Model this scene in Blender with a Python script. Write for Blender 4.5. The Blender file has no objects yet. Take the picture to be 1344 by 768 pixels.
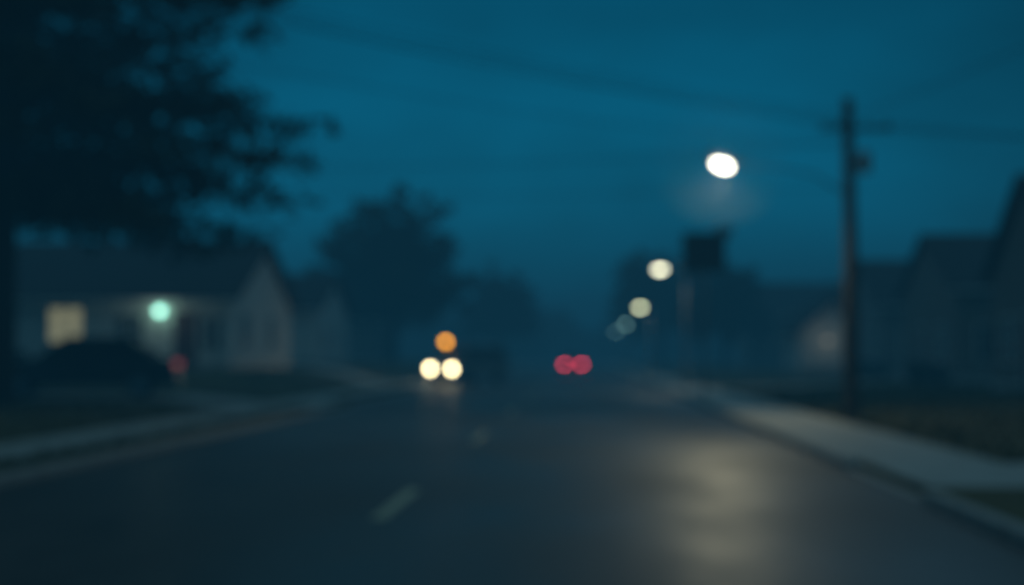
import bpy, bmesh, math, random
import numpy as np
from mathutils import Vector, Matrix
S = bpy.context.scene
R = math.radians
random.seed(7)

# ------------------------------------------------------------ helpers
def link(o, parent=None):
    S.collection.objects.link(o)
    if parent: o.parent = parent
    return o
def empty(name, loc=(0,0,0), rz=0):
    e = bpy.data.objects.new(name, None); e.location = loc; e.rotation_euler = (0,0,rz)
    e.empty_display_size = .3
    return link(e)
def mesh_obj(name, verts, faces, mat=None, parent=None, smooth=False, bevel=0):
    m = bpy.data.meshes.new(name); m.from_pydata([tuple(v) for v in verts], [], faces); m.update()
    o = bpy.data.objects.new(name, m)
    if mat: m.materials.append(mat)
    if smooth:
        for p in m.polygons: p.use_smooth = True
    link(o, parent)
    bm = bmesh.new(); bm.from_mesh(m); bmesh.ops.recalc_face_normals(bm, faces=bm.faces); bm.to_mesh(m); bm.free()
    if bevel:
        b = o.modifiers.new("bev", 'BEVEL'); b.width = bevel; b.segments = 3; b.limit_method = 'ANGLE'
    return o
def box(name, x0,x1,y0,y1,z0,z1, mat, parent=None, bevel=0):
    v = [(x,y,z) for x in (x0,x1) for y in (y0,y1) for z in (z0,z1)]
    f = [(0,1,3,2),(4,6,7,5),(0,4,5,1),(2,3,7,6),(0,2,6,4),(1,5,7,3)]
    return mesh_obj(name, v, f, mat, parent, bevel=bevel)
def tube_data(pts, rads, n=8):
    V=[];F=[]
    k=len(pts)
    for i,(p,r) in enumerate(zip(pts,rads)):
        p=Vector(p)
        d = (Vector(pts[min(i+1,k-1)])-Vector(pts[max(i-1,0)])).normalized()
        a = d.orthogonal().normalized() if abs(d.z)<.99 else Vector((1,0,0))
        if abs(d.z)<.99: a = d.cross(Vector((0,0,1))).normalized()
        b = d.cross(a).normalized()
        for j in range(n):
            t=2*math.pi*j/n
            V.append(p+a*math.cos(t)*r+b*math.sin(t)*r)
    for i in range(k-1):
        for j in range(n):
            F.append((i*n+j, i*n+(j+1)%n, (i+1)*n+(j+1)%n, (i+1)*n+j))
    F.append(tuple(range(n))[::-1]); F.append(tuple((k-1)*n+j for j in range(n)))
    return V,F
def tube(name, pts, rads, mat, parent=None, n=10):
    V,F = tube_data(pts,rads,n)
    return mesh_obj(name,V,F,mat,parent,smooth=True)
def tubes(name, lst, mat, parent=None, n=6):
    V=[];F=[]
    for pts,rads in lst:
        v,f = tube_data(pts,rads,n); o=len(V); V+=v; F+=[tuple(i+o for i in q) for q in f]
    return mesh_obj(name,V,F,mat,parent,smooth=True)
def cyl(name, c, r, h, axis, mat, parent=None, n=24, bevel=0, r2=None):
    c=Vector(c); d={'x':Vector((1,0,0)),'y':Vector((0,1,0)),'z':Vector((0,0,1))}[axis]
    V,F=tube_data([c-d*h/2,c+d*h/2],[r, r if r2 is None else r2],n)
    return mesh_obj(name,V,F,mat,parent,bevel=bevel)
def sphere(name,c,r,mat,parent=None,sc=(1,1,1)):
    bm=bmesh.new(); bmesh.ops.create_uvsphere(bm,u_segments=24,v_segments=14,radius=r)
    for v in bm.verts: v.co=Vector((v.co.x*sc[0],v.co.y*sc[1],v.co.z*sc[2]))+Vector(c)
    m=bpy.data.meshes.new(name); bm.to_mesh(m); bm.free(); m.materials.append(mat)
    for p in m.polygons: p.use_smooth=True
    return link(bpy.data.objects.new(name,m),parent)

def mat(name, col, rough=.8, var=.25, scale=3, bump=0, metal=0, spec=.5, col2=None, stretch=(1,1,1), detail=6, rvar=0, bands=None):
    m=bpy.data.materials.new(name); m.use_nodes=True; nt=m.node_tree; N=nt.nodes; L=nt.links
    b=N['Principled BSDF']; b.inputs['Roughness'].default_value=rough; b.inputs['Metallic'].default_value=metal
    b.inputs['Specular IOR Level'].default_value=spec
    tc=N.new('ShaderNodeTexCoord'); mp=N.new('ShaderNodeMapping'); mp.inputs['Scale'].default_value=stretch
    L.new(tc.outputs['Object'],mp.inputs[0])
    n=N.new('ShaderNodeTexNoise'); n.inputs['Scale'].default_value=scale; n.inputs['Detail'].default_value=detail
    n.inputs['Roughness'].default_value=.65
    L.new(mp.outputs[0],n.inputs['Vector'])
    r=N.new('ShaderNodeValToRGB'); r.color_ramp.elements[0].position=.3; r.color_ramp.elements[1].position=.7
    c1=[c*(1-var) for c in col]; c2=list(col2) if col2 else [min(1,c*(1+var)) for c in col]
    r.color_ramp.elements[0].color=(*c1,1); r.color_ramp.elements[1].color=(*c2,1)
    L.new(n.outputs['Fac'],r.inputs[0])
    out=r.outputs[0]
    if bands:
        w=N.new('ShaderNodeTexWave'); w.bands_direction='Z'; w.wave_profile='SAW'; w.inputs['Scale'].default_value=bands; 
        L.new(tc.outputs['Object'],w.inputs['Vector'])
        mr=N.new('ShaderNodeMapRange'); mr.inputs[1].default_value=0; mr.inputs[2].default_value=.2; mr.inputs[3].default_value=.6; mr.inputs[4].default_value=1
        L.new(w.outputs['Fac'],mr.inputs[0])
        mx=N.new('ShaderNodeMix'); mx.data_type='RGBA'; mx.blend_type='MULTIPLY'; mx.inputs[0].default_value=1
        L.new(out,mx.inputs[6]); L.new(mr.outputs[0],mx.inputs[7]); out=mx.outputs[2]
    L.new(out,b.inputs['Base Color'])
    if rvar:
        n2=N.new('ShaderNodeTexNoise'); n2.inputs['Scale'].default_value=.45; n2.inputs['Detail'].default_value=4
        L.new(mp.outputs[0],n2.inputs['Vector'])
        mr=N.new('ShaderNodeMapRange'); mr.inputs[1].default_value=.3; mr.inputs[2].default_value=.7
        mr.inputs[3].default_value=rough-rvar; mr.inputs[4].default_value=rough+rvar
        L.new(n2.outputs['Fac'],mr.inputs[0]); L.new(mr.outputs[0],b.inputs['Roughness'])
    if bump:
        n3=N.new('ShaderNodeTexNoise'); n3.inputs['Scale'].default_value=scale*6; n3.inputs['Detail'].default_value=4
        L.new(tc.outputs['Object'],n3.inputs['Vector'])
        bp=N.new('ShaderNodeBump'); bp.inputs['Strength'].default_value=bump; bp.inputs['Distance'].default_value=.02
        L.new(n3.outputs['Fac'],bp.inputs['Height']); L.new(bp.outputs[0],b.inputs['Normal'])
    return m
def emit(name,col,st):
    m=bpy.data.materials.new(name); m.use_nodes=True; b=m.node_tree.nodes['Principled BSDF']
    b.inputs['Base Color'].default_value=(.5,.5,.5,1); b.inputs['Emission Color'].default_value=(*col,1); b.inputs['Emission Strength'].default_value=st
    b.inputs['Roughness'].default_value=.3
    return m

M=dict(
 asphalt=mat('asphalt',(.05,.05,.05),.49,.4,.9,.2,rvar=.11,spec=.5,stretch=(1,.35,1)),
 paint=mat('road_paint',(.58,.52,.36),.6,.4,5),
 concrete=mat('concrete',(.42,.41,.38),.55,.2,2,.2),
 kerb=mat('kerb_concrete',(.33,.33,.32),.6,.25,3,.2),
 grass=mat('grass',(.08,.085,.022),.95,.45,.8,.6,col2=(.13,.11,.035)),
 bark=mat('bark',(.05,.04,.032),.95,.4,5,.6,stretch=(1,1,.3)),
 needles=mat('needles',(.03,.045,.03),.8,.4,1.5),
 leaves=mat('leaves',(.05,.06,.035),.8,.4,1.2),
 wood=mat('weathered_wood',(.075,.07,.065),.9,.35,4,.4,stretch=(1,1,.15)),
 steel=mat('galvanised_steel',(.34,.35,.35),.5,.12,6,metal=.5),
 dsteel=mat('painted_steel_dark',(.05,.05,.05),.6,.12,6),
 white=mat('white_siding',(.80,.77,.71),.7,.08,2,bands=1.2),
 grey=mat('grey_siding',(.30,.28,.26),.75,.1,2,bands=1.2),
 tan=mat('tan_siding',(.24,.20,.17),.75,.1,2,bands=1.2),
 brick=mat('brick',(.20,.12,.09),.85,.25,6,.3),
 trim=mat('trim_paint',(.7,.7,.66),.6,.06,5),
 roof=mat('asphalt_shingles',(.04,.04,.043),.9,.35,3,.3),
 door=mat('door_paint',(.12,.05,.04),.5,.1,5),
 glass=mat('window_glass',(.012,.015,.018),.15,.1,2),
 carblack=mat('car_paint_dark',(.012,.014,.018),.25,.1,2),
 carsilver=mat('car_paint_silver',(.30,.31,.32),.35,.06,2,metal=.3),
 carred=mat('car_paint_grey',(.06,.065,.07),.3,.1,2),
 tyre=mat('tyre_rubber',(.015,.015,.015),.9,.2,8),
 rim=mat('wheel_alloy',(.35,.35,.36),.35,.1,8,metal=.8),
 plastic=mat('black_plastic',(.02,.02,.02),.6,.2,8),
 sign=mat('sign_back_aluminium',(.05,.055,.055),.6,.15,4),
 cable=mat('cable_rubber',(.02,.02,.02),.8,.1,4),
)

# ------------------------------------------------------------ world
W=bpy.data.worlds.new("World"); S.world=W; W.use_nodes=True
nt=W.node_tree; N=nt.nodes; L=nt.links; bg=N['Background']
sky=N.new('ShaderNodeTexSky'); sky.sky_type='NISHITA'; sky.sun_disc=False
sky.sun_elevation=R(-3); sky.sun_rotation=R(-10)
tc=N.new('ShaderNodeTexCoord'); sp=N.new('ShaderNodeSeparateXYZ'); L.new(tc.outputs['Generated'],sp.inputs[0])
rp=N.new('ShaderNodeValToRGB'); L.new(sp.outputs['Z'],rp.inputs[0])
cr=rp.color_ramp; cr.interpolation='EASE'
cr.elements[0].position=0; cr.elements[0].color=(.001,.09,.18,1)
cr.elements[1].position=1; cr.elements[1].color=(.15,.33,.41,1)
for p,c in ((.05,(.0,.125,.24)),(.11,(.0,.138,.262)),(.24,(.0,.085,.165)),(.45,(.085,.23,.31))):
    e=cr.elements.new(p); e.color=(*c,1)
dot=N.new('ShaderNodeVectorMath'); dot.operation='DOT_PRODUCT'; L.new(tc.outputs['Generated'],dot.inputs[0]); dot.inputs[1].default_value=(-.02,1,.08)
mr=N.new('ShaderNodeMapRange'); mr.interpolation_type='SMOOTHSTEP'; mr.inputs[1].default_value=.925; mr.inputs[2].default_value=1.0; mr.inputs[3].default_value=.41; mr.inputs[4].default_value=1.0
L.new(dot.outputs['Value'],mr.inputs[0])
mul=N.new('ShaderNodeVectorMath'); mul.operation='SCALE'; L.new(rp.outputs[0],mul.inputs[0]); L.new(mr.outputs[0],mul.inputs['Scale'])
nz=N.new('ShaderNodeTexNoise'); nz.inputs['Scale'].default_value=6; nz.inputs['Detail'].default_value=3
mpn=N.new('ShaderNodeMapping'); mpn.inputs['Scale'].default_value=(1,1,2.2); L.new(tc.outputs['Generated'],mpn.inputs[0]); L.new(mpn.outputs[0],nz.inputs['Vector'])
mr2=N.new('ShaderNodeMapRange'); mr2.inputs[1].default_value=.3; mr2.inputs[2].default_value=.7; mr2.inputs[3].default_value=.78; mr2.inputs[4].default_value=1.2
L.new(nz.outputs['Fac'],mr2.inputs[0])
mul2=N.new('ShaderNodeVectorMath'); mul2.operation='SCALE'; L.new(mul.outputs[0],mul2.inputs[0]); L.new(mr2.outputs[0],mul2.inputs['Scale'])
sc=N.new('ShaderNodeVectorMath'); sc.operation='SCALE'; sc.inputs['Scale'].default_value=.05; L.new(sky.outputs[0],sc.inputs[0])
tint=N.new('ShaderNodeVectorMath'); tint.operation='MULTIPLY'; tint.inputs[1].default_value=(.05,.7,1); L.new(sc.outputs[0],tint.inputs[0])
ad=N.new('ShaderNodeVectorMath'); ad.operation='ADD'; L.new(mul2.outputs[0],ad.inputs[0]); L.new(tint.outputs[0],ad.inputs[1])
L.new(ad.outputs[0],bg.inputs['Color']); bg.inputs['Strength'].default_value=1.0

sun=bpy.data.lights.new('sun','SUN'); sun.energy=.02; sun.angle=R(20); sun.color=(.5,.8,1)
so=bpy.data.objects.new('sun',sun); so.rotation_euler=(R(-80),0,R(-10)); link(so)

# ------------------------------------------------------------ terrain
def sm(a,b,x):
    t=max(0,min(1,(x-a)/(b-a))); return t*t*(3-2*t)
def gz(x,y):
    if -6.75<x<3.55: return -.06
    if x<=-6.75:
        return .12+.2*sm(-9,-11.5,x)+.6*sm(46,54,y)*sm(-9,-13,x)
    return .12+.25*sm(6,12,x)
xs=[-900,-400,-200,-100,-60]+[-40+i for i in range(31)]+[-9.5,-9,-8,-7.3,-6.76,-6.74,-3,0,3.54,3.56,5,6,7,8,9,10,11,12,14,18,25,40,60,100,200,400,900]
ys=[-60,-30]+[i*2 for i in range(-5,60)]+[130,160,200,260,340,500,900,1500]
V=[(x,y,gz(x,y)) for y in ys for x in xs]; n=len(xs)
F=[(j*n+i,j*n+i+1,(j+1)*n+i+1,(j+1)*n+i) for j in range(len(ys)-1) for i in range(n-1)]
mesh_obj('ground',V,F,M['grass'],smooth=False)
def sheet(name,x0,x1,y0,y1,z,m,parent=None): return mesh_obj(name,[(x0,y0,z),(x1,y0,z),(x1,y1,z),(x0,y1,z)],[(0,1,2,3)],m,parent)
sheet('road',-6.6,3.4,-40,900,0,M['asphalt'])
def kerb(name,x0,x1,segs,parent):
    for i,(a,b,h) in enumerate(segs): box('kerb_%d'%i,x0,x1,a,b,-.1,h,M['kerb'],parent,bevel=.025)
kr=empty('kerb'); kerb('k',3.4,3.57,[(-20,15.5,.13),(15.51,19.9,.03),(19.91,60,.13),(60.01,64,.03),(64.01,300,.13)],kr)
kl=empty('kerb'); kerb('k',-6.77,-6.6,[(-20,38,.13),(38.01,43.5,.03),(43.51,66,.13),(66.01,73,.03),(73.01,300,.13)],kl)
def pavement(x0,x1,ya):
    V=[];F=[]; y=ya
    while y<260:
        o=len(V); g=.012
        V+=[(x0,y+g,.126),(x1,y+g,.126),(x1,y+1.8-g,.126),(x0,y+1.8-g,.126)]; F.append((o,o+1,o+2,o+3)); y+=1.8
    mesh_obj('pavement',V,F,M['concrete'])
pavement(3.575,5.3,19.5); pavement(-8.9,-7.5,-10)
def drive(name,x0,x1,y0,y1,off=.008):
    k=24; V=[];F=[]
    for i in range(k+1):
        x=x0+(x1-x0)*i/k
        for j in range(5):
            y=y0+(y1-y0)*j/4
            V.append((x,y,max(gz(x,y),.12)+off+.004))
    for i in range(k):
        for j in range(4): F.append((i*5+j,(i+1)*5+j,(i+1)*5+j+1,i*5+j+1))
    mesh_obj(name,V,F,M['concrete'])
drive('driveway',3.58,16,15.9,19.4); drive('driveway',-20,-6.78,39,43.2); drive('driveway',-17,-6.78,67,72.5); drive('driveway',3.58,14,60.5,63.5)
V=[];F=[]
for k in range(-1,16):
    y=15.3+12.2*k-1.5; o=len(V)
    V+=[(-1.94,y,.004),(-1.80,y,.004),(-1.80,y+3,.004),(-1.94,y+3,.004)]; F.append((o,o+1,o+2,o+3))
mesh_obj('lane_marking',V,F,M['paint'])
rng=np.random.default_rng(3); V=[];F=[]
for side,x0,x1,c in ((1,5.35,14,9000),(-1,-20,-8.95,6000),(-1,-7.45,-6.8,1500)):
    for _ in range(c):
        x=rng.uniform(x0,x1); y=rng.uniform(6,60)
        if (side>0 and 15.8<y<19.6) or (side<0 and 38.8<y<43.4) : continue
        z=gz(x,y); h=rng.uniform(.04,.12); a=rng.uniform(0,6.28); dx=.05*math.cos(a); dy=.05*math.sin(a); o=len(V)
        V+=[(x-dx,y-dy,z),(x+dx,y+dy,z),(x+rng.uniform(-.04,.04),y,z+h)]; F.append((o,o+1,o+2))
mesh_obj('grass',V,F,M['grass'])

# ------------------------------------------------------------ houses
def lit(name,c,s): return emit(name,c,s)
def wall_feature(p,kind,side,u,z,w,h,face,m_glass):
    def bx(nm,u0,u1,z0,z1,d0,d1,m):
        if side=='S': return box(nm,u0,u1,face-d1,face-d0,z0,z1,m,p)
        if side=='E': return box(nm,face+d0,face+d1,u0,u1,z0,z1,m,p)
        return box(nm,face-d1,face-d0,u0,u1,z0,z1,m,p)
    t=.09
    if kind=='win':
        bx('window_glass',u,u+w,z,z+h,-.02,.012,m_glass)
        bx('window_frame_l',u-t,u,z-t,z+h+t,-.02,.05,M['trim']); bx('window_frame_r',u+w,u+w+t,z-t,z+h+t,-.02,.05,M['trim'])
        bx('window_head',u,u+w,z+h,z+h+t,-.02,.05,M['trim']); bx('window_sill',u,u+w,z-t,z,-.02,.09,M['trim'])
        bx('window_mullion',u+w/2-.06,u+w/2+.06,z,z+h,.014,.035,M['trim']); bx('window_rail',u,u+w/2-.061,z+h/2-.025,z+h/2+.025,.014,.032,M['trim'])
        bx('window_rail_b',u+w/2+.061,u+w,z+h/2-.025,z+h/2+.025,.014,.032,M['trim'])
    elif kind=='garage':
        for i in range(4): bx('garage_panel_%d'%i,u,u+w,z+i*h/4+.01,z+(i+1)*h/4-.01,-.02,.03,M['trim'])
    else:
        bx('door',u,u+w,z,z+h,-.02,.03,M['door']); bx('door_frame_l',u-t,u,z,z+h+t,-.02,.06,M['trim']); bx('door_frame_r',u+w,u+w+t,z,z+h+t,-.02,.06,M['trim'])
        bx('door_head',u,u+w,z+h,z+h+t,-.02,.06,M['trim']); bx('door_step',u-.3,u+w+.3,z-.25,z-.02,0,.9,M['concrete'])
def house(name,x0,x1,y0,y1,zb,ze,zr,axis,wallm,feats,chim=None,over=.4):
    p=empty(name)
    if axis=='x':
        ym=(y0+y1)/2
        V=[(x0,y0,zb-1),(x1,y0,zb-1),(x1,y1,zb-1),(x0,y1,zb-1),(x0,y0,ze),(x1,y0,ze),(x1,y1,ze),(x0,y1,ze),(x0,ym,zr),(x1,ym,zr)]
        F=[(0,1,5,4),(1,2,6,9,5),(2,3,7,6),(3,0,4,8,7),(4,5,9,8),(7,8,9,6)]
    else:
        xm=(x0+x1)/2
        V=[(x0,y0,zb-1),(x1,y0,zb-1),(x1,y1,zb-1),(x0,y1,zb-1),(x0,y0,ze),(x1,y0,ze),(x1,y1,ze),(x0,y1,ze),(xm,y0,zr),(xm,y1,zr)]
        F=[(0,1,5,8,4),(1,2,6,5),(2,3,7,9,6),(3,0,4,7),(4,8,9,7),(5,6,9,8)]
    mesh_obj('walls',V,F,wallm,p)
    box('foundation',x0-.03,x1+.03,y0-.03,y1+.03,zb-1,zb+.25,M['concrete'],p)
    t=.14; 
    def slab(nm,a,b,c,d):
        a,b,c,d=[Vector(q)+Vector((0,0,.03)) for q in (a,b,c,d)]
        up=Vector((0,0,t)); mesh_obj(nm,[a,b,c,d,a+up,b+up,c+up,d+up],[(3,2,1,0),(4,5,6,7),(0,1,5,4),(1,2,6,5),(2,3,7,6),(3,0,4,7)],M['roof'],p)
    if axis=='x':
        s=(zr-ze)/(ym-y0); d=over
        slab('roof_front',(x0-d,y0-d,ze-s*d),(x1+d,y0-d,ze-s*d),(x1+d,ym,zr),(x0-d,ym,zr))
        slab('roof_back',(x0-d,ym+.003,zr),(x1+d,ym+.003,zr),(x1+d,y1+d,ze-s*d),(x0-d,y1+d,ze-s*d))
        box('gutter',x0-d,x1+d,y0-d-.12,y0-d-.005,ze-s*d-.02,ze-s*d+.1,M['trim'],p)
    else:
        s=(zr-ze)/(xm-x0); d=over
        slab('roof_left',(x0-d,y0-d,ze-s*d),(xm,y0-d,zr),(xm,y1+d,zr),(x0-d,y1+d,ze-s*d))
        slab('roof_right',(xm+.003,y0-d,zr),(x1+d,y0-d,ze-s*d),(x1+d,y1+d,ze-s*d),(xm+.003,y1+d,zr))
        box('gutter',x0-d-.12,x0-d-.005,y0-d,y1+d,ze-s*d-.02,ze-s*d+.1,M['trim'],p)
    for f in feats:
        kind,side,u,z,w,h=f[:6]; mg=f[6] if len(f)>6 else M['glass']
        face={'S':y0,'E':x1,'W':x0}[side]
        wall_feature(p,kind,side,u,zb+z,w,h,face,mg)
    if chim:
        cx,cy,ch=chim; box('chimney',cx-.35,cx+.35,cy-.35,cy+.35,ze,zr+ch,M['brick'],p); box('chimney_cap',cx-.42,cx+.42,cy-.42,cy+.42,zr+ch+.001,zr+ch+.12,M['concrete'],p)
    return p
warm=lit('lit_window',(1,.93,.50),.27)
house('white_house',-22.5,-12.95,55,66.5,.92,3.55,5.9,'x',M['white'],
  [('win','S',-19.6,1.05,1.15,1.2,warm),('win','S',-17.1,.8,.95,1.2),('door','S',-15.0,.1,.9,2.05),('win','S',-13.95,.8,.7,1.1),('win','E',57,.9,1.2,1.2),('win','E',62,.9,1.2,1.2)],chim=(-15.6,59.2,.1))
porch=emit('porch_lamp_glass',(.42,1,.78),5.5)
def porchlamp(x,y,z,m,e,col,off=.3):
    pl=empty('porch_lamp'); box('bracket',x-.05,x+.05,y+.12,y+.28,z-.08,z,M['plastic'],pl); sphere('globe',(x,y,z),.15,m,pl); cyl('cap',(x,y,z+.17),.10,.05,'z',M['plastic'],pl)
    pt=bpy.data.lights.new('lamp_light','POINT'); pt.energy=e; pt.color=col; pt.shadow_soft_size=.15; po=bpy.data.objects.new('lamp_light',pt); po.location=(x,y-off,z); link(po,pl)
porchlamp(-15.45,54.72,3.08,porch,7,(.85,1,.9),.9)
house('white_house',-22,-14.2,80,91,.9,3.9,5.9,'x',M['white'],[('win','S',-17,.8,1.1,1.2),('win','E',82,.9,1.1,1.2),('win','E',87,.9,1.1,1.2)])
house('grey_house',-24,-15,110,120,.9,4.0,6.4,'x',M['grey'],[('win','S',-18,.8,1.1,1.2)])
dimwin=lit('lit_window_dim',(.8,.9,1),.04)
house('tan_house',13.3,23,42,50,.4,4.0,6.75,'x',M['tan'],[('win','W',43.5,.9,1.2,1.3),('win','W',47.5,.9,1.2,1.3),('win','S',14.2,.9,1.2,1.3,dimwin),('door','W',45.6,.2,.95,2.05)],over=.3)
house('grey_house',14.6,24,60,70,.4,4.1,6.45,'x',M['tan'],[('win','W',62,.9,1.2,1.3),('win','S',15.4,.9,1.2,1.3),('door','W',65.5,.2,.95,2.05)],over=.3)
house('tan_house',15,24,77,87,.4,4.0,6.4,'x',M['grey'],[('win','W',79,.9,1.2,1.3),('win','S',16,.9,1.2,1.3)])
house('white_garage',13.0,17,92,99,.4,2.9,4.6,'y',M['white'],[('garage','S',13.5,.05,2.8,2.1)])
porchlamp(14.6,91.5,2.3,emit('added_lamp_glass',(1,.85,.6),.4),7,(1,.95,.75),.8)  # lamp added to brighten the garage front
house('grey_house',15,25,104,116,.4,4.4,7.2,'y',M['tan'],[('win','W',107,.9,1.2,1.3)])
house('grey_house',14,25,128,140,.4,4.6,7.6,'x',M['grey'],[('win','W',131,.9,1.2,1.3)])

# ------------------------------------------------------------ trees
def leaf_mesh(name,C,sz,matl,parent,rng,el=1.0):
    n=len(C); C=np.asarray(C)
    d=rng.normal(size=(n,3)); d/=np.linalg.norm(d,axis=1)[:,None]
    e=rng.normal(size=(n,3)); e-=d*(e*d).sum(1)[:,None]; e/=np.linalg.norm(e,axis=1)[:,None]
    s=sz*rng.uniform(.6,1.4,size=(n,1))
    V=np.stack([C-d*s*el,C+e*s*.5,C+d*s*el,C-e*s*.5],1).reshape(-1,3)
    m=bpy.data.meshes.new(name); m.vertices.add(4*n); m.vertices.foreach_set('co',V.ravel())
    m.loops.add(4*n); m.loops.foreach_set('vertex_index',np.arange(4*n,dtype=np.int32))
    m.polygons.add(n); m.polygons.foreach_set('loop_start',np.arange(0,4*n,4,dtype=np.int32)); m.polygons.foreach_set('loop_total',np.full(n,4,dtype=np.int32))
    m.update(); m.validate(); m.materials.append(matl)
    return link(bpy.data.objects.new(name,m),parent)
def pine(x,y,H,Rmax,zlow,seed,per=5):
    rng=np.random.default_rng(seed); p=empty('pine_tree'); zb=gz(x,y)
    tube('trunk',[(x,y,zb-.3),(x+.05,y,zb+H*.3),(x,y+.1,zb+H*.7),(x,y,zb+H)],[.42,.33,.16,.03],M['bark'],p)
    br=[];C=[]
    z=zlow
    while z<H-.3:
        k=(z-zlow)/(H-zlow)
        prof=Rmax*(1-k**1.6)*(.86+.14*math.sin(z*2.1))
        if k<.08: prof*=.85
        for b in range(per):
            a=rng.uniform(0,2*math.pi); Ln=prof*rng.uniform(.55,1.10)
            pts=[];n=9; up=rng.uniform(.0,.34)
            for i in range(n):
                t=i/(n-1); r=Ln*t
                zz=zb+z+Ln*(up*t-.30*t*t+.08*t**4)
                pts.append((x+r*math.cos(a+.12*math.sin(3*t)),y+r*math.sin(a+.12*math.sin(3*t)),zz))
            br.append((pts,[.07*(1-i/(n-1))*Ln/Rmax+.012 for i in range(n)]))
            for i in range(2,n):
                for s in range(4):
                    t=rng.uniform(-.5,.5)
                    q=np.array(pts[i])+np.array([math.cos(a),math.sin(a),0])*t
                    sa=a+rng.choice([-1,1])*rng.uniform(.5,1.3); sl=rng.uniform(.5,1.3)*(1.1-.5*i/n)
                    for m_ in range(8):
                        tt=rng.random(); 
                        C.append(q+np.array([math.cos(sa)*sl*tt,math.sin(sa)*sl*tt,-.25*sl*tt-.1*rng.random()])+rng.normal(0,.16,3))
        z+=rng.uniform(.26,.46)
    tubes('limbs',br,M['bark'],p,5)
    leaf_mesh('foliage',C,.14,M['needles'],p,rng,1.3)
    return p
pine(-13.7,35,19.5,9.1,4.2,11,6)
pine(-19.8,38,17,5.4,3.4,5,4)
def decid(name,x,y,H,Rr,seed,nl=14000,size=.3):
    rng=np.random.default_rng(seed); p=empty(name); zb=gz(x,y)
    br=[([(x,y,zb-.3),(x+.1,y,zb+H*.2),(x,y,zb+H*.38)],[.045*H*.8,.03*H,.025*H])]
    C=[];clumps=[]; nb=50
    for i in range(nb):
        a=i*2.4+rng.uniform(-.3,.3); s=(i+.5)/nb*1.1-.18; s=max(-.2,min(.90,s)); el=math.asin(s); r=Rr*rng.uniform(.9,1.0)
        tip=np.array([x+r*math.cos(a)*math.cos(el),y+r*math.sin(a)*math.cos(el),zb+H*.42+(H*.58)*math.sin(el)*rng.uniform(.94,1.0)])
        st=np.array([x,y,zb+H*rng.uniform(.22,.38)]); mid=(st+tip)/2+rng.normal(0,.3,3)+np.array([0,0,.4])
        br.append(([tuple(st),tuple(mid),tuple(tip)],[.012*H,.006*H,.02]))
        for k in range(6):
            t=rng.uniform(.4,1.0); c=st*(1-t)+tip*t+rng.normal(0,Rr*.10,3); clumps.append((c,Rr*rng.uniform(.08,.18)))
            br.append(([tuple(st*(1-t*.7)+tip*t*.7),tuple(c)],[.005*H,.015]))
    for c,r in clumps:
        m_=int(nl/len(clumps)); d=rng.normal(size=(m_,3)); d/=np.linalg.norm(d,axis=1)[:,None]
        C.append(c+d*(r*rng.random((m_,1))**.45)*np.array([1,1,.75]))
    tubes('limbs',br,M['bark'],p,6); leaf_mesh('foliage',np.concatenate(C),size,M['leaves'],p,rng)
    return p
decid('maple_tree',-14.2,112,13.6,5.9,21,13000,.26)
decid('maple_tree',-9.6,172,12.0,4.6,2,8000,.3)
decid('maple_tree',8.4,165,13.5,5.6,3,9000,.3)
decid('maple_tree',11.5,125,9.5,4.0,4,7000,.26)
decid('maple_tree',-17.5,135,11,5,6,7000,.3)
rng=np.random.default_rng(9); C=[]
for i in range(230):
    t=rng.uniform(-1,1); x=t*150; y=rng.uniform(235,330)
    if abs(x-3)<9: y=rng.uniform(300,360)
    h=rng.uniform(5,10.5); r=rng.uniform(3,6)
    d=rng.normal(size=(240,3)); d/=np.linalg.norm(d,axis=1)[:,None]
    C.append(np.array([x,y,h*.5])+d*(rng.random((240,1))**.4)*np.array([r,r,h*.55]))
leaf_mesh('distant_trees',np.concatenate(C),.9,M['leaves'],None,rng)
for sx,sy in ((-21,54),(-16.3,54.1),(13.2,59),(14.2,75)):
    C=[]; rr=np.random.default_rng(int(abs(sx)*10))
    for i in range(9):
        d=rr.normal(size=(250,3)); d/=np.linalg.norm(d,axis=1)[:,None]
        C.append(np.array([sx+rr.uniform(-.7,.7),sy+rr.uniform(-.15,.15),gz(sx,sy)+.35+rr.uniform(-.1,.2)])+d*rr.random((250,1))**.4*.38)
    leaf_mesh('shrub',np.concatenate(C),.07,M['leaves'],None,rr)

# ------------------------------------------------------------ poles, lamps, wires
def light(parent,loc,e,col,kind='SPOT',ang=150,size=.15,rot=(0,0,0)):
    l=bpy.data.lights.new('lamp_light',kind); l.energy=e; l.color=col; l.shadow_soft_size=size
    if kind=='SPOT': l.spot_size=R(ang); l.spot_blend=.6
    o=bpy.data.objects.new('lamp_light',l); o.location=loc; o.rotation_euler=rot; link(o,parent); return o
def cobra(parent,x,y,z,m,s=1,side=-1,tilt=0):
    prof=[(0,.05,.05),(.12,.10,.07),(.35,.17,.10),(.6,.19,.11),(.78,.12,.07),(.84,.03,.03)]
    V=[];F=[];k=12
    for d,w,h in prof:
        for j in range(k):
            t=2*math.pi*j/k; V.append((x-side*.42*s+side*d*s,y+math.cos(t)*w*s,z+.09*s+math.sin(t)*h*s+(d-.42)*tilt))
    for i in range(len(prof)-1):
        for j in range(k): F.append((i*k+j,i*k+(j+1)%k,(i+1)*k+(j+1)%k,(i+1)*k+j))
    F.append(tuple(range(k))); F.append(tuple((len(prof)-1)*k+j for j in range(k)))
    mesh_obj('lamp_housing',V,F,M['dsteel'],parent,smooth=True)
    o=sphere('lamp_lens',(0,0,0),.2*s,m,parent,sc=(1.12,.85,.58)); o.location=(x+side*.04*s,y,z-.03*s); o.rotation_euler=(0,math.atan(tilt)*1.4,0)
main=emit('lamp_main_glass',(1,.96,.76),13)
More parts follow.
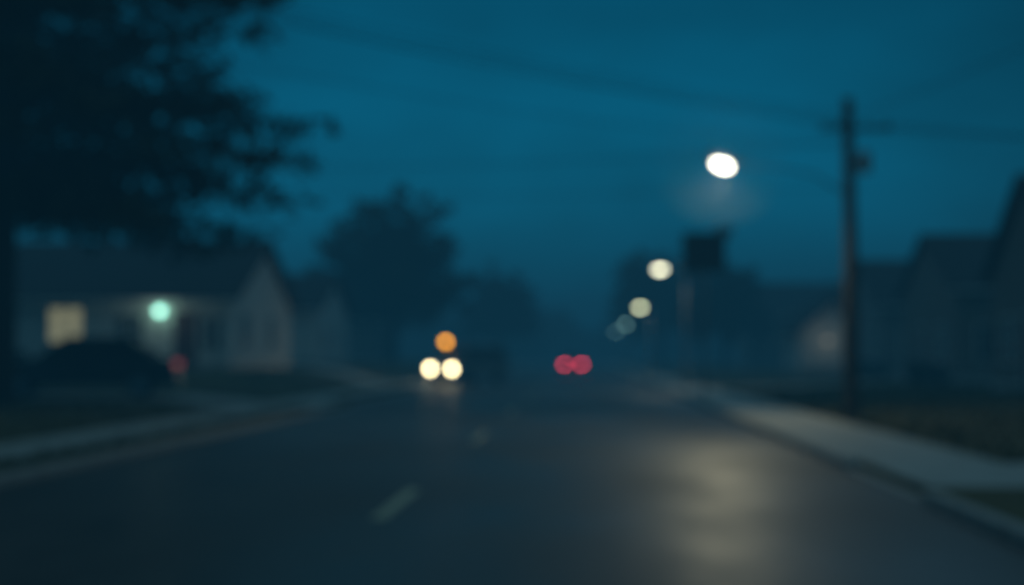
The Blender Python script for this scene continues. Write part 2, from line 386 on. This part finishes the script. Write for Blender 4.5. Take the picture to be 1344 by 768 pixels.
def utility(x,y,H,xa=True):
    p=empty('utility_pole'); zb=gz(x,y)
    tube('pole',[(x,y,zb-.5),(x+.03,y,zb+H*.5),(x,y,H)],[.17,.15,.12],M['wood'],p,14)
    box('crossarm',x-.62,x+.9,y-.18,y-.125,H-.72,H-.65,M['wood'],p)
    for dx in (-.55,-.2,.35,.8):
        cyl('insulator',(x+dx,y-.15,H-.59),.035,.10,'z',M['plastic'],p,10)
    cyl('transformer',(x+.34,y,H-1.4),.15,.45,'z',M['steel'],p,18,bevel=.02)
    box('transformer_bracket',x+.1,x+.2,y-.05,y+.05,H-1.5,H-1.35,M['steel'],p)
    return p
utility(5.75,33,7.05)
sl=empty('street_lamp'); 
tube('arm',[(5.62,33,5.0),(5.0,33,5.4),(4.2,33,5.55),(3.42,33,5.60)],[.022,.02,.02,.018],M['dsteel'],sl)
cobra(sl,3.07,33,5.64,main,.95,-1,.25)
light(sl,(3.0,32.95,5.38),330,(1,.86,.50),'SPOT',168,.3,(R(-14),R(8),0))
light(sl,(3.0,32.7,5.7),22,(.8,.97,1),'POINT',0,.25)
def lamp(x,y,H,xl,em,e=0,s=1.0,col=(1,.93,.7)):
    p=empty('street_lamp'); zb=.12
    cyl('base',(x,y,zb+.15),.16,.4,'z',M['steel'],p,16,bevel=.02,r2=.12)
    tube('post',[(x,y,zb),(x,y,H*.6),(x,y,H-.25),(x-.12*(x-xl),y,H+.05),(xl+.3*s,y,H+.12)],[.085,.065,.05,.04,.035],M['steel'],p)
    cobra(p,xl,y,H,em,s)
    if e: light(p,(xl,y,H-.2),e,col,'SPOT',150,.15)
lamp(4.2,62,5.0,3.18,emit('lamp_glass_b',(1,.98,.68),9),180)
lamp(4.0,90,4.3,3.42,emit('lamp_glass_c',(.93,1,.60),11),100)
lamp(4.3,140,4.3,3.95,emit('lamp_glass_d',(.5,1,.9),5.5),20)
lamp(4.35,187,4.3,4.05,emit('lamp_glass_e',(.5,1,.9),5),10)
sg=empty('traffic_sign')
tube('post',[(3.98,50,.1),(3.98,50,5.5)],[.06,.06],M['steel'],sg,12)
cyl('footing',(3.98,50,.15),.14,.12,'z',M['concrete'],sg)
box('panel',3.98-.70,3.98+.70,49.88,49.92,4.2,5.5,M['sign'],sg,bevel=.015)
for zz in (4.5,5.2): box('bracket',3.6,4.36,49.921,49.945,zz,zz+.05,M['steel'],sg)
box('small_plate',4.35,4.9,49.95,49.98,5.35,5.7,M['steel'],sg)
box('small_plate_arm',4.0,4.36,49.96,49.975,5.46,5.49,M['steel'],sg)
def wire(a,b,sag,r=.02):
    a=Vector(a);b=Vector(b); pts=[]
    for i in range(25):
        t=i/24; q=a.lerp(b,t); q.z-=sag*4*t*(1-t); pts.append(q)
    return (pts,[r]*25)
utility(-9.3,21.5,7.9); 
ws=[]
for dx,zz,r in ((-.55,0,.007),(-.2,.08,.007),(.35,.16,.007),(.8,-.12,.007)):
    ws.append(wire((-9.3+dx*.4,21.35-dx*.2,7.55+zz),(5.75+dx*.3,32.85,6.5+zz),.25,r))
ws.append(wire((-9.3,21.5,6.6),(5.75,33,6.0),.3,.006))
for dx in (-.55,.35,.8):
    ws.append(wire((5.75+dx,32.85,6.46),(24+dx,30,6.7),.7,.008))
ws.append(wire((5.75,33,6.6),(13.5,17,9.5),.4,.008))
ws.append(wire((-22,46,8.2),(5.75,33,6.1),.7,.009))
ws.append(wire((-30,70,9.5),(13,70,9.2),.5,.016))
tubes('power_lines',ws,M['cable'],None,6)

# ------------------------------------------------------------ vehicles (local: nose toward +X)
def car(name,loc,rz,L_,W_,H_,paint,kind='sedan',head=None,tail=None):
    p=empty(name,loc,rz)
    h=L_/2; wr=.33; ax1=h-.85; ax2=-h+.95; belt=H_*.60
    def arch(cx): return [(cx+ (wr+.06)*math.cos(t), .30+(wr+.06)*math.sin(t)) for t in [math.pi*i/10 for i in range(11)]]
    low=[(-h,.32)]+arch(ax2)[::-1]+arch(ax1)[::-1]+[(h-.02,.30)]
    if kind=='sedan': top=[(h,.55),(h-.12,.70),(h-.9,belt-.02),(h-1.25,belt+.03),(-h+.75,belt+.06),(-h+.1,belt+.03),(-h-.02,belt-.2)]
    else: top=[(h,.6),(h-.06,.90),(h-.25,belt-.06),(h-.6,belt+.03),(-h+.2,belt+.06),(-h,belt),(-h-.02,belt-.3)]
    poly=low+top; n=len(poly)
    V=[];F=[]
    ysl=[(-W_/2,.97),(-W_/2+.12,1.0),(0,1.0),(W_/2-.12,1.0),(W_/2,.97)]
    for yy,k in ysl:
        for (px,pz) in poly:
            taper=1-(.03 if abs(yy)>W_/2-.05 and pz>.6 else 0)
            V.append((px*k,yy*(taper),pz if pz<.6 else pz+(0 if abs(yy)>W_/2-.05 else .03)))
    for s in range(len(ysl)-1):
        for i in range(n): F.append((s*n+i,s*n+(i+1)%n,(s+1)*n+(i+1)%n,(s+1)*n+i))
    F.append(tuple(range(n))); F.append(tuple((len(ysl)-1)*n+i for i in range(n)))
    mesh_obj('body',V,F,paint,p,bevel=.03)
    if kind=='sedan': b0,b1,t0,t1=(h-1.30,-h+.45,h-2.05,-h+1.25)
    else: b0,b1,t0,t1=(h-.6,-h+.12,h-1.15,-h+.3)
    wb=W_/2-.04; wt=W_/2-.24; zb=belt; zt=H_-.06
    V=[(b0,-wb,zb),(b0,wb,zb),(b1,wb,zb),(b1,-wb,zb),(t0,-wt,zt),(t0,wt,zt),(t1,wt,zt),(t1,-wt,zt)]
    mesh_obj('cabin_glass',V,[(0,1,2,3),(4,5,6,7),(0,1,5,4),(1,2,6,5),(2,3,7,6),(3,0,4,7)],M['glass'],p,bevel=.04)
    V=[(t0+.06,-wt-.02,zt-.01),(t0+.06,wt+.02,zt-.01),(t1-.08,wt+.02,zt-.01),(t1-.08,-wt-.02,zt-.01),
       (t0-.15,-wt+.1,H_),(t0-.15,wt-.1,H_),(t1+.15,wt-.1,H_),(t1+.15,-wt+.1,H_)]
    mesh_obj('roof',V,[(0,1,2,3),(4,5,6,7),(0,1,5,4),(1,2,6,5),(2,3,7,6),(3,0,4,7)],paint,p,bevel=.03)
    pil=[]
    for s in (-1,1):
        for (a,b) in ((b0,t0),(b1,t1),((b0+b1)/2,(t0+t1)/2)):
            pil.append(([(a,s*(wb+.005),zb),(b,s*(wt+.01),zt)],[.04,.035]))
    tubes('pillars',pil,paint,p,6)
    for s in (-1,1):
        for a in (ax1,ax2):
            cyl('tyre',(a,s*(W_/2-.13),wr),wr,.22,'y',M['tyre'],p,28,bevel=.03); cyl('wheel_rim',(a,s*(W_/2-.02),wr),wr*.62,.05,'y',M['rim'],p,20,bevel=.01)
        box('mirror',b0-.25,b0-.12,s*(W_/2+.08)-.09,s*(W_/2+.08)+.09,belt+.02,belt+.16,paint,p,bevel=.02)
        hm=head or M['trim']; tm=tail or M['tail']
        hz=.66 if kind=='sedan' else .78
        cyl('headlight',(h-.02,s*(W_/2-.25),hz),.135,.1,'x',hm,p,20,bevel=.01)
        box('tail_light',-h-.035,-h+.05,s*(W_/2-.28)-.15,s*(W_/2-.28)+.15,belt-.20,belt-.03,tm,p,bevel=.01)
    box('bumper_front',h-.08,h+.05,-W_/2+.1,W_/2-.1,.30,.50,M['plastic'],p,bevel=.03)
    box('grille',h-.03,h+.02,-W_/2+.5,W_/2-.5,.55,.72,M['plastic'],p,bevel=.01)
    box('bumper_rear',-h-.06,-h+.08,-W_/2+.1,W_/2-.1,.32,.55,paint,p,bevel=.03)
    box('number_plate',-h-.075,-h-.061,-.26,.26,.38,.49,M['trim'],p)
    return p
M['tail']=mat('tail_lens',(.25,.01,.012),.3,.1,4)
tdim=emit('tail_lens_lit_dim',(1,.12,.12),.42)
ton=emit('tail_lens_lit',(1,.055,.11),16)
hon=emit('headlight_lit',(1,.84,.48),30)
car('parked_car',(-13.75,41.4,.335),math.pi+R(10),5.0,1.85,1.66,M['carblack'],'sedan',None,tdim)
v=car('van',(-5.75,76.5,.0),R(-90-33),4.6,1.85,1.95,M['carsilver'],'van',hon,None)
amb=emit('beacon_amber',(1,.38,.01),13)
cyl('beacon_base',(1.0,-.72,1.98),.12,.06,'z',M['plastic'],v,18); cyl('beacon',(1.0,-.72,2.12),.14,.22,'z',amb,v,20,bevel=.03)
car('car',(-.72,112.2,0),R(90),4.6,1.8,1.45,M['carred'],'sedan',None,ton)
for s in (-1,1): light(v,(2.36,s*.65,.78),90,(1,.85,.55),'SPOT',90,.1,(0,R(-82),0))

# ------------------------------------------------------------ added haze and halo volumes
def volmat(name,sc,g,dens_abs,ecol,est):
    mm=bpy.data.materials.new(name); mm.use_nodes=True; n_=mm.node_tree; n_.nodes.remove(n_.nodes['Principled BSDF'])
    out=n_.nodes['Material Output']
    if sc:
        vs=n_.nodes.new('ShaderNodeVolumeScatter'); vs.inputs['Density'].default_value=sc; vs.inputs['Anisotropy'].default_value=g; vs.inputs['Color'].default_value=(.7,.95,1,1)
        n_.links.new(vs.outputs[0],out.inputs['Volume']); return mm
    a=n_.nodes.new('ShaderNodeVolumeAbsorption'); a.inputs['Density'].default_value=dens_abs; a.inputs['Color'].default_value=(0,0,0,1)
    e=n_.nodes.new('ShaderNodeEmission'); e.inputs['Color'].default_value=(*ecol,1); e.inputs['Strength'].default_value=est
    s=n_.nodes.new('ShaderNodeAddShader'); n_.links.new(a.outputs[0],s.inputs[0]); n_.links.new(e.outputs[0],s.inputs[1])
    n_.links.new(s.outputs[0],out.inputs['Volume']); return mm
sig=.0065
box('emissive_mist',-220,220,-30,420,-.5,15,volmat('emissive_mist',0,0,sig,(.005,.042,.077),sig))  # haze glow is emitted by the volume, standing in for scattered skylight
# scattering ball added to make a halo round the main lamp
sphere('lamp_halo',(3.0,33,5.75),1.5,volmat('lamp_halo',.009,0,0,0,0))

# ------------------------------------------------------------ camera
cam=bpy.data.cameras.new('camera'); co=bpy.data.objects.new('camera',cam); link(co)
co.location=(0,0,1.5); co.rotation_euler=(R(90+2.33),0,R(2.68))
cam.sensor_width=36; cam.lens=53.3; cam.clip_end=3000; cam.clip_start=.05
cam.dof.use_dof=True; cam.dof.focus_distance=2.0; cam.dof.aperture_fstop=2.0; cam.dof.aperture_blades=0
S.camera=co
S.view_settings.view_transform='Standard'; S.view_settings.look='None'; S.view_settings.exposure=0
